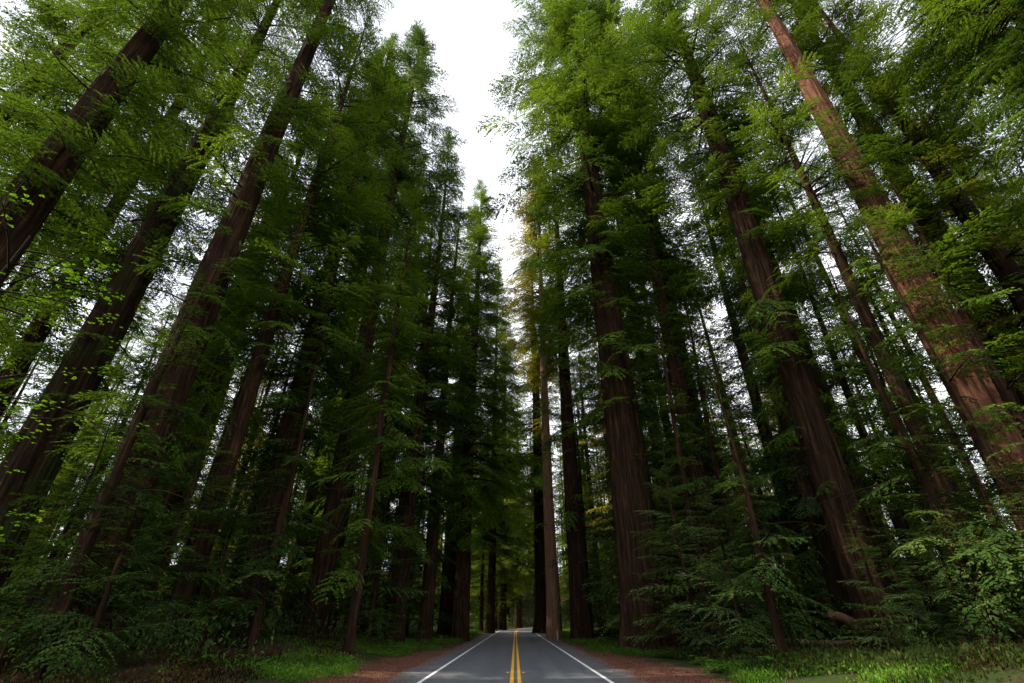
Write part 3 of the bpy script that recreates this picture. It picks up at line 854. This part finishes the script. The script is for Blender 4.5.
gaps = {}
pts = []
tries = 0
while len(pts) < 75 and tries < 5000:
    tries += 1
    Y = 38 + 120 * rg.random(); X = float(road_x(Y)) + rg.choice((-1, 1)) * rg.uniform(10, min(1.25 * Y, 110))
    if abs(X / Y) > 1.2 or any((X - a) ** 2 + (Y - b) ** 2 < 9 for a, b in pts): continue
    if any((X - m[0]) ** 2 + (Y - m[1]) ** 2 < (m[3] + 1.2) ** 2 for m in MAINS): continue
    pts.append((X, Y))
pts.sort(key=lambda p: p[0] / p[1])
for X, Y in pts: gaps.setdefault(gap_refs(X, Y), []).append((X, Y))
for (a, b), ps in gaps.items():
    for k, (X, Y) in enumerate(ps):
        H, tm, cm = (YOUNG if X > 0 else SHADE_PAINTED)[rg.choice((1, 3, 4, 4))]
        root = empty('understory_hemlock', (X, Y, float(ground_z(X, Y))), rg.uniform(0, 6.28))
        s_ = rg.uniform(1.1, 1.9); root.scale = (s_, s_, s_)
        link('trunk', tm, root); link('crown', cm, root)
        where = (f'between {a} and {b}' if a != b else f'within {a}') if a and b else (f'right of {a}' if a else f'left of {b}')
        tag(root, f'low deep-shade hemlock, {ORD[k]} from left {where}', 'young tree', 'hemlocks deep in the shade')

rng = np.random.default_rng(1234)
Qs, Ts, Bv, Bq, nb = [], [], [], [], 0
cnt = 0
while cnt < 470:
    if cnt < 130:
        X, Y = rng.uniform(-45, 75), rng.uniform(205, 300)
    else:
        a = rng.uniform(-1.2, 1.2); r_ = rng.uniform(105, 230); X, Y = r_ * math.sin(a), r_ * math.cos(a)
        if abs(X) < 30: continue
    if abs(X - float(road_x(Y))) < 7 and Y < 260: continue
    cnt += 1
    H = rng.uniform(46, 80) if cnt <= 130 else rng.uniform(36, 66); g = float(ground_z(X, Y)); t0 = rng.normal(.5, .16)
    v, qd = tube(np.array([[X, Y, g - 1], [X, Y, g + H * .5], [X, Y, g + H]]), .6, .06, 7)
    Bv.append(v); Bq.append(qd + nb); nb += len(v)
    n = 95
    for i in range(n):
        h = (i + rng.random()) / n; z = 1.0 + (H - 1) * h
        L = rng.uniform(.6, 1.1) * (6.5 * (1 - h) ** .6 * min(1, .55 + h) + .5)
        qq, sp, _n = LIB['far'][rng.integers(4)]
        R = rot_zyx(rng.uniform(0, 6.283), math.radians(-14 + 40 * h + rng.normal(0, 8)), 0) * (L / 4.2)
        Qs.append((qq.reshape(-1, 3) @ R.T + [X, Y, g + z]).astype(np.float32)); Ts.append(np.clip(t0 + rng.normal(0, .1) + rng.normal(0, .08, len(qq)), 0, 1))
V = np.concatenate(Qs); nl = len(V) // 4
q = np.concatenate([np.arange(len(V), dtype=np.int32).reshape(-1, 4), np.concatenate(Bq) + len(V)])
me = new_mesh('distant_forest', np.concatenate([V] + Bv), quads=q, mat=M['needles_yellow'], tint=np.concatenate(Ts + [np.full(len(q) - nl, .5)]))  # sunlit yellow-green glow is painted into these needles
me.materials.append(M['bark'])
mi = np.zeros(len(q), np.int32); mi[nl:] = 1
me.polygons.foreach_set('material_index', mi)
tag(link('distant_forest', me), 'far forest closing the view beyond the road bend and behind the nearer trunks', 'forest', kind='stuff')

# ------------------------------------------------------------------ the bright maple at the left edge
def leaf_cluster_mesh(rng, centers, size):
    """five-lobed leaves: three kites each, lying nearly flat"""
    Q = []; Tt = []
    for c in centers:
        k = rng.integers(5, 10)
        P = c + rng.normal(0, [.20, .20, .07], (k, 3))
        az = rng.uniform(0, 6.283, k); tilt = rng.normal(-.2, .25, k)
        U = unit(np.stack([rng.normal(0, .3, k), rng.normal(0, .3, k), np.ones(k)], -1))
        sz = size * rng.uniform(.6, 1.2, k); t = np.clip(.5 + rng.normal(0, .2) + rng.normal(0, .12, k), 0, 1)
        for da, f in ((0, 1.0), (.9, .75), (-.9, .75)):
            D = unit(np.stack([np.cos(az + da), np.sin(az + da), tilt], -1))
            Q.append(leaflets(P, D, U, sz * f, sz * .55)); Tt.append(t)
    return np.concatenate(Q).reshape(-1, 3), np.concatenate(Tt)


rng = np.random.default_rng(77)
mroot = empty('maple_tree', (-16.2, 10.6, float(ground_z(-16.2, 10.6))))
tag(mroot, 'maple reaching in from the left edge, its bright lime leaves the lightest in the picture', 'tree')
c = Crown(rng); cents = []
c.stick(np.array([[0, 0, -.3], [.1, .1, 3], [.5, .2, 6], [.8, .3, 9], [1.0, .3, 12.5]]), .16, .03, 8)
for i in range(30):
    z = rng.uniform(3.0, 12.2); az = rng.uniform(-1.5, 1.3); L = rng.uniform(1.6, 4.6) * (1 - .35 * max(0, (z - 8) / 5))
    p = np.array([.1 + .08 * z, .03 * z, z]); d = np.array([math.cos(az), math.sin(az), .18]); pts = [p]
    for k in range(5):
        d = unit(d + rng.normal(0, .13, 3) + [0, 0, -.05]); pts.append(pts[-1] + d * L / 5)
        if k > 0:
            for _ in range(2):
                sd = unit(d + rng.normal(0, .8, 3) * [1, 1, .25]); e = pts[-1] + sd * rng.uniform(.2, .8)
                c.stick(np.array([pts[-1], (pts[-1] + e) / 2 + [0, 0, .03], e]), .010, .004, 3)
                cents.append(e)
    c.stick(np.array(pts), .035, .008, 4)
V, Tn = leaf_cluster_mesh(rng, np.array(cents)[::2], 0.125)
link('crown', new_mesh('crown', V, quads=np.arange(len(V), dtype=np.int32).reshape(-1, 4), mat=M['maple'], tint=Tn), mroot)
link('branches', new_mesh('branches', np.concatenate(c.BV), quads=np.concatenate(c.BQ), mat=M['twig'], smooth=True), mroot)

# ------------------------------------------------------------------ forest-floor plants
def fern_mesh(rng, nf=11, size=0.9, leaf='fern'):
    P, D, U, L = [], [], [], []
    for i in range(nf):
        az = i / nf * 6.283 + rng.normal(0, .2); ln = size * rng.uniform(.7, 1.15); up = rng.uniform(.7, 1.2)
        k = 12
        u = (np.arange(k) + 1) / k
        rad = ln * (u * .9); z = ln * (up * u - 1.0 * u ** 2) * .9
        pts = np.stack([np.cos(az) * rad, np.sin(az) * rad, z], -1)
        for sd in (-1, 1):
            a2 = az + sd * 1.15
            dd = np.stack([np.full(k, math.cos(a2)), np.full(k, math.sin(a2)), rng.uniform(-.3, 0, k)], -1)
            P.append(pts); D.append(unit(dd)); L.append(ln * .26 * np.sin(np.pi * (u * .85 + .12)) + .02)
    P = np.concatenate(P); D = np.concatenate(D); L = np.concatenate(L)
    U = unit(np.stack([rng.normal(0, .2, len(P)), rng.normal(0, .2, len(P)), np.ones(len(P))], -1))
    q = leaflets(P, D, U, L, L * .38)
    return q.reshape(-1, 3), np.clip(.5 + rng.normal(0, .15, len(q)), 0, 1)


FERN = []
for i in range(4):
    V, Tn = fern_mesh(np.random.default_rng(500 + i))
    FERN.append(new_mesh('foliage', V, quads=np.arange(len(V), dtype=np.int32).reshape(-1, 4), mat=M['fern'], tint=Tn))

fern_spots = [
    (425, 46, 1.3, 'bright fern clump at the left verge below the straight shaded trunk'),
    (402, 40, 1.0, 'small fern on the left verge right of the slender pull-off trunk'),
    (446, 62, 1.2, 'fern clump on the left verge near the lone spire'),
    (462, 76, 1.2, 'smaller far fern on the left verge before the bend'),
    (611, 52, 1.6, 'yellow-green fern clump at the left foot of the giant redwood'),
    (700, 27, 1.0, 'bright fern at the edge of the red needle litter, right pull-off'),
    (745, 24, 1.1, 'fern in front of the thin leaning sapling, right verge'),
    (800, 23, 1.1, 'fern in the green verge left of the ridged redwood base'),
    (850, 25, 1.2, 'fern under the fallen log end beside the ridged redwood'),
    (900, 22, 1.1, 'fern just right of the ridged redwood foot'),
    (960, 23, 1.2, 'fern among dry brush near the right edge'),
    (240, 34, 1.2, 'fern clump behind the dark fallen log on the left'),
    (275, 42, 1.3, 'fern clump left of the pointed bluish redwood base'),
    (150, 26, 1.1, 'fern in the dark brush right of the broadest furrowed redwood base'),
    (90, 25, 1.0, 'fern at the foot of the broadest furrowed redwood'),
    (437, 54, 1.5, 'tall bright fern between two smaller ones on the left verge'),
    (390, 37, 1.2, 'fern on the mossy mound beside the slender pull-off trunk'),
    (330, 34, 1.2, 'fern before the pointed bluish redwood, beside the pull-off litter'),
    (452, 68, 1.6, 'fern at the road edge below the shaded reddish trunk'),
    (474, 88, 1.8, 'far fern on the left verge under the lone spire'),
    (598, 62, 1.7, 'far fern at the foot of the dark brown redwood'),
    (664, 32, 1.1, 'small fern on the litter right of the giant redwood'),
    (722, 22.5, 1.2, 'near fern at the right pull-off corner, in bright grass'),
    (775, 21, 1.3, 'near fern among olive grass, right verge'),
    (838, 21.5, 1.4, 'big near fern on the right verge below the log'),
    (925, 20.5, 1.4, 'big near fern right of the ridged redwood, in olive grass'),
    (1000, 20.5, 1.3, 'near fern at the lower right corner'),
    (255, 26, 1.2, 'fern in front of the dark fallen log on the left'),
    (200, 24, 1.2, 'fern in dark brush left of the dark fallen log'),
    (60, 22.5, 1.2, 'fern near the lower left corner'),
]
for k, (px, Y, s, lab) in enumerate(fern_spots):
    d = pix_dir(px, 640); X = d[0] / d[1] * Y
    o = empty('sword_fern', (X, Y, float(ground_z(X, Y)) - .03), rg.uniform(0, 6.28))
    link('foliage', FERN[k % 4], o); o.scale = (s * 1.15, s * 1.15, s * 1.3)
    tag(o, lab, 'fern', 'sword ferns on the verges')


def noise2(x, y, s, seed):
    a = seed * 1.7
    return (np.sin(x * s + a + 1.7 * np.sin(y * s * .8 + a)) * np.cos(y * s * 1.1 - a + 1.3 * np.sin(x * s * .7)) + .5 * np.sin(x * s * 2.3 + y * s * 1.9 + a))


for px, Y, s_, lab in [(905, 21, .42, 'low leafy bush on the right verge near the ridged redwood'), (970, 20, .5, 'low leafy bush at the lower right, before the twiggy dark trunk'),
                       (750, 21.5, .34, 'small leafy bush in the grass at the right pull-off'), (1015, 22, .55, 'low leafy bush in the lower right corner'),
                       (418, 43, .45, 'low green bush on the left verge beside the fern clump'), (384, 39, .5, 'low green bush behind the slender pull-off trunk'),
                       (130, 22, .45, 'low dark bush on the left among dry brush'), (20, 21, .5, 'low dark bush in the lower left corner'),
                       (228, 29, .5, 'low dark bush behind the dark fallen log')]:
    d = pix_dir(px, 640); X = d[0] / d[1] * Y
    H, tm, cm = (YOUNG if px > 380 else SHADE_PAINTED)[2]
    o = empty('leafy_bush', (X, Y, float(ground_z(X, Y)) - .25), rg.uniform(0, 6.28)); o.scale = (s_ * 1.25, s_ * 1.25, s_ * .9)
    link('stem', tm, o); link('foliage', cm, o)
    tag(o, lab, 'bush', 'low bushes on the verges')


def scatter_cover(name, mat, pts, rng, size, h, per, label_kind='stuff', flat=.5):
    """low leafy cover: tufts of small kites"""
    n = len(pts)
    P = np.repeat(pts, per, 0) + rng.normal(0, [size, size, 0], (n * per, 3))
    az = rng.uniform(0, 6.283, len(P)); el = rng.uniform(flat - .5, flat + .9, len(P))
    D = np.stack([np.cos(az) * np.cos(el), np.sin(az) * np.cos(el), np.sin(el)], -1)
    P[:, 2] += rng.uniform(0, h, len(P)) * rng.uniform(.1, 1, len(P))
    U = unit(rng.normal(0, .5, (len(P), 3)) + [0, 0, 1.0])
    L = rng.uniform(.5, 1.2, len(P)) * size * .55
    q = leaflets(P, D, U, L, L * .42)
    T_ = np.repeat(np.clip(rng.normal(.42, .14, n) + .26 * noise2(pts[:, 0], pts[:, 1], .55, 9), 0, 1), per) + rng.normal(0, .1, len(P))
    V = q.reshape(-1, 3)
    o = link(name, new_mesh(name, V, quads=np.arange(len(V), dtype=np.int32).reshape(-1, 4), mat=mat, tint=np.clip(T_, 0, 1)))
    tag(o, kind=label_kind)
    return o


rng = np.random.default_rng(900)
# bright oxalis and grass along the verges, in patches
n_ = 42000
y_ = 16 + 112 * rng.random(n_) ** 1.7; sd = np.where(rng.random(n_) < .45, -1, 1)
off = 5.0 + rng.gamma(1.6, 3.6, n_)
x_ = road_x(y_) + sd * off
edge = 7.4 - 2.2 * sstep(27, 46, y_) + .9 * noise2(x_, y_, .35, 4)
thr = np.where(sd > 0, -.15, .0 + .38 * sstep(8.5, 13, off) * (1 - sstep(30, 45, y_)))
keep = (noise2(x_, y_, .22, 1) + .35 * noise2(x_, y_, .9, 6) > thr) & (off < 40) & (off > edge)
x_, y_ = x_[keep], y_[keep]
tag(scatter_cover('undergrowth', M['fern'], np.stack([x_, y_, ground_z(x_, y_)], -1), rng, .20, .34, 9),
    'bright green low ground cover in patches along both verges', 'ground cover')
# tall grass and fern tangle of the right verge
n_ = 15000
y_ = 14 + 22 * rng.random(n_); x_ = 8.6 + rng.gamma(2.2, 5, n_)
keep = (noise2(x_, y_, .4, 8) > -.5) & (x_ < 40)
x_, y_ = x_[keep], y_[keep]
tag(scatter_cover('tall_grass_undergrowth', M['grass'], np.stack([x_, y_, ground_z(x_, y_)], -1), rng, .30, .55, 10, flat=.9),
    'olive tangle of tall grass and small plants on the right verge', 'ground cover')
# brown dry brush and dead fern litter
n_ = 10000
y_ = 15 + 62 * rng.random(n_) ** 1.6; sd = np.where(rng.random(n_) < .62, -1, 1); off = 8.4 + rng.gamma(1.8, 5, n_)
x_ = sd * off
keep = (noise2(x_, y_, .3, 2) > -.25) & (off < 45)
x_, y_ = x_[keep], y_[keep]
tag(scatter_cover('dry_brush_undergrowth', M['brown'], np.stack([x_, y_, ground_z(x_, y_)], -1), rng, .24, .7, 13, flat=.8),
    'brown dry brush and dead fronds between the trunks', 'brush')
n_ = 2600
y_ = rng.uniform(140, 290, n_); x_ = rng.uniform(-60, 90, n_)
keep = np.abs(x_ - road_x(y_)) > 7
x_, y_ = x_[keep], y_[keep]
tag(scatter_cover('far_undergrowth', M['hemlock'], np.stack([x_, y_, ground_z(x_, y_)], -1), rng, 1.1, 4.0, 26),
    'far green brush on the rising ground beyond the road bend', 'brush')
n_ = 9000
y_ = 17 + 45 * rng.random(n_) ** 1.4; sd = np.where(rng.random(n_) < .5, -1, 1); x_ = sd * (7.2 - np.abs(rng.normal(0, 1.35, n_)))
keep = np.abs(x_) > 3.0
x_, y_ = x_[keep], y_[keep]
tag(scatter_cover('needle_litter', M['litter'], np.stack([x_, y_, np.maximum(ground_z(x_, y_), road_z(y_)) + .006], -1), rng, .11, .02, 4, flat=-.15),
    'fallen red-brown needles and twigs along both road edges', 'litter')
# leafy huckleberry brush, knee to head high
y_ = 24 + 130 * rng.random(5200) ** 1.3; sd = np.where(rng.random(5200) < .5, -1, 1); off = 11 + rng.gamma(1.7, 9, 5200)
x_ = road_x(y_) + sd * off
keep = (noise2(x_, y_, .25, 3) > .1) & (off < 80)
x_, y_ = x_[keep], y_[keep]
tag(scatter_cover('shrub_undergrowth', M['hemlock'], np.stack([x_, y_, ground_z(x_, y_)], -1), rng, .55, 1.9, 26),
    'dark green leafy brush filling the ground between the trunks', 'brush')

# ------------------------------------------------------------------ logs, twigs, posts, markers
def log(name, p0, p1, r0, r1, mat, label, endmat):
    p0 = np.array(p0, float); p1 = np.array(p1, float); rng = np.random.default_rng(int(abs(p0[0] * 10)))
    k = 9; ns = 16
    pts = p0 + (p1 - p0) * np.linspace(0, 1, k)[:, None] + rng.normal(0, .03, (k, 3))
    rel = pts - p0
    v, qd = tube(rel, r0, r1, ns)
    v += rng.normal(0, .015, v.shape)
    root = empty(name, tuple(p0)); tag(root, label, 'log')
    link('bark', new_mesh('bark', v, quads=qd, mat=mat, smooth=True), root)
    ring = v[:ns]; cen = ring.mean(0)
    dirn = unit(rel[0] - rel[1])
    V = np.concatenate([ring + dirn * .004, [cen + dirn * .03]])
    link('cut_end', new_mesh('cut_end', V, faces=[(i, (i + 1) % ns, ns) for i in range(ns)], mat=endmat), root)
    ring = v[-ns:]; cen = ring.mean(0); dirn = unit(rel[-1] - rel[-2])
    V = np.concatenate([ring + dirn * .004, [cen + dirn * .02]])
    link('far_end', new_mesh('far_end', V, faces=[((i + 1) % ns, i, ns) for i in range(ns)], mat=endmat), root)
    return root


def at(px, py, Y, dz=0.0):
    d = pix_dir(px, py)
    return np.array([d[0] / d[1] * Y, Y, CAM_H + d[2] / d[1] * Y + dz])


def on_ground(px, Y, dz):
    p = at(px, 640, Y); p[2] = float(ground_z(p[0], Y)) + dz
    return p


log('fallen_log', on_ground(283, 26.5, .25), on_ground(205, 25.5, .25), .30, .26, M['bark'], 'dark rotting log lying on the left verge before the bluish redwood base', M['twig'])
log('fallen_log', at(831, 613, 29.4), at(900, 643, 30.2), .20, .25, M['bark_pale'], 'short log with a pale sawn end jutting left from behind the ridged redwood', M['cut_wood'])
log('fallen_log', at(765, 642, 30.5), at(862, 645, 31.5), .17, .22, M['bark_pale'], 'long thin pale log lying level on the forest floor left of the ridged redwood', M['cut_wood'])

rng = np.random.default_rng(41)
root = empty('bare_bush', tuple(on_ground(985, 22.5, 0))); tag(root, 'leafless bush of pale twisted twigs at the foot of the twiggy dark trunk', 'bush')
c = Crown(rng)
for i in range(16):
    d = unit(np.array([rng.normal(-.1, .6), rng.normal(-.2, .4), rng.uniform(.5, 1.3)])); pts = [np.array([rng.normal(0, .5), rng.normal(0, .3), 0])]
    L = rng.uniform(1.8, 4.0)
    for k in range(7):
        d = unit(d + rng.normal(0, .28, 3) + [0, 0, -.10]); pts.append(pts[-1] + d * L / 7)
    c.stick(np.array(pts), .028, .007, 5)
link('twigs', new_mesh('twigs', np.concatenate(c.BV), quads=np.concatenate(c.BQ), mat=M['twig_pale'], smooth=True), root)

p = on_ground(796, 24.5, 0); q = at(738, 500, 27.0)
root = empty('leaning_sapling', tuple(p)); tag(root, 'thin bare sapling stem leaning left across the hemlock sprays, right verge', 'sapling')
c = Crown(rng); mid = (q - p) * .5 + np.array([-.15, 0, .1])
c.stick(np.array([[0, 0, -.2], mid * .5 + [0.05, 0, 0], mid, (q - p) * .78, (q - p)]), .055, .02, 6)
link('stem', new_mesh('stem', np.concatenate(c.BV), quads=np.concatenate(c.BQ), mat=M['bark'], smooth=True), root)
c2 = Crown(rng)
for f in (.6, .75, .85, .95, 1.0):
    c2.bough((q - p) * f, rng.uniform(0, 6.28), .05, rng.uniform(.8, 1.6), .55, 0, kind='fine')
cm = c2.meshes(M['hemlock'], M['twig']); link('crown', cm, root)


def box(w, d, h, z0=0.0, bev=0.0):
    x, y = w / 2, d / 2
    t = 1 - bev
    V = [(-x, -y, z0), (x, -y, z0), (x, y, z0), (-x, y, z0), (-x * t, -y * t, z0 + h), (x * t, -y * t, z0 + h), (x * t, y * t, z0 + h), (-x * t, y * t, z0 + h)]
    return V, [(3, 2, 1, 0), (4, 5, 6, 7), (0, 1, 5, 4), (1, 2, 6, 5), (2, 3, 7, 6), (3, 0, 4, 7)]


for px, Y, X, h, m, lab in [(545, 60, 4.55, .95, 'tan_post', 'short tan roadside post at the foot of the pale roadside redwood'),
                            (538, 78, 4.6, .9, 'grey_post', 'thin grey roadside post farther along the right edge line')]:
    root = empty('roadside_post', (X, Y, float(ground_z(X, Y)) - .02)); tag(root, lab, 'post')
    V, Fc = box(.14, .06, h, 0, .08); link('post', new_mesh('post', V, faces=Fc, mat=M[m]), root)
    V, Fc = box(.10, .012, .14, h - .22); o = link('reflector', new_mesh('reflector', V, faces=Fc, mat=M['reflector']), root); o.location = (0, -.04, 0)
V, Fc = box(.10, .10, .02, 0, .35)
mk = new_mesh('road_marker', V, faces=Fc, mat=M['reflector'])
for X, sd in ((-.33, 'left'), (.33, 'right')):
    o = link('road_marker', mk, None, (X, 23.8, .002)); tag(o, f'small raised amber road marker just {sd} of the double yellow line', 'road marker', 'raised markers by the yellow line')

print('objects', len(bpy.data.objects), 'faces', sum(len(m.polygons) for m in bpy.data.meshes))
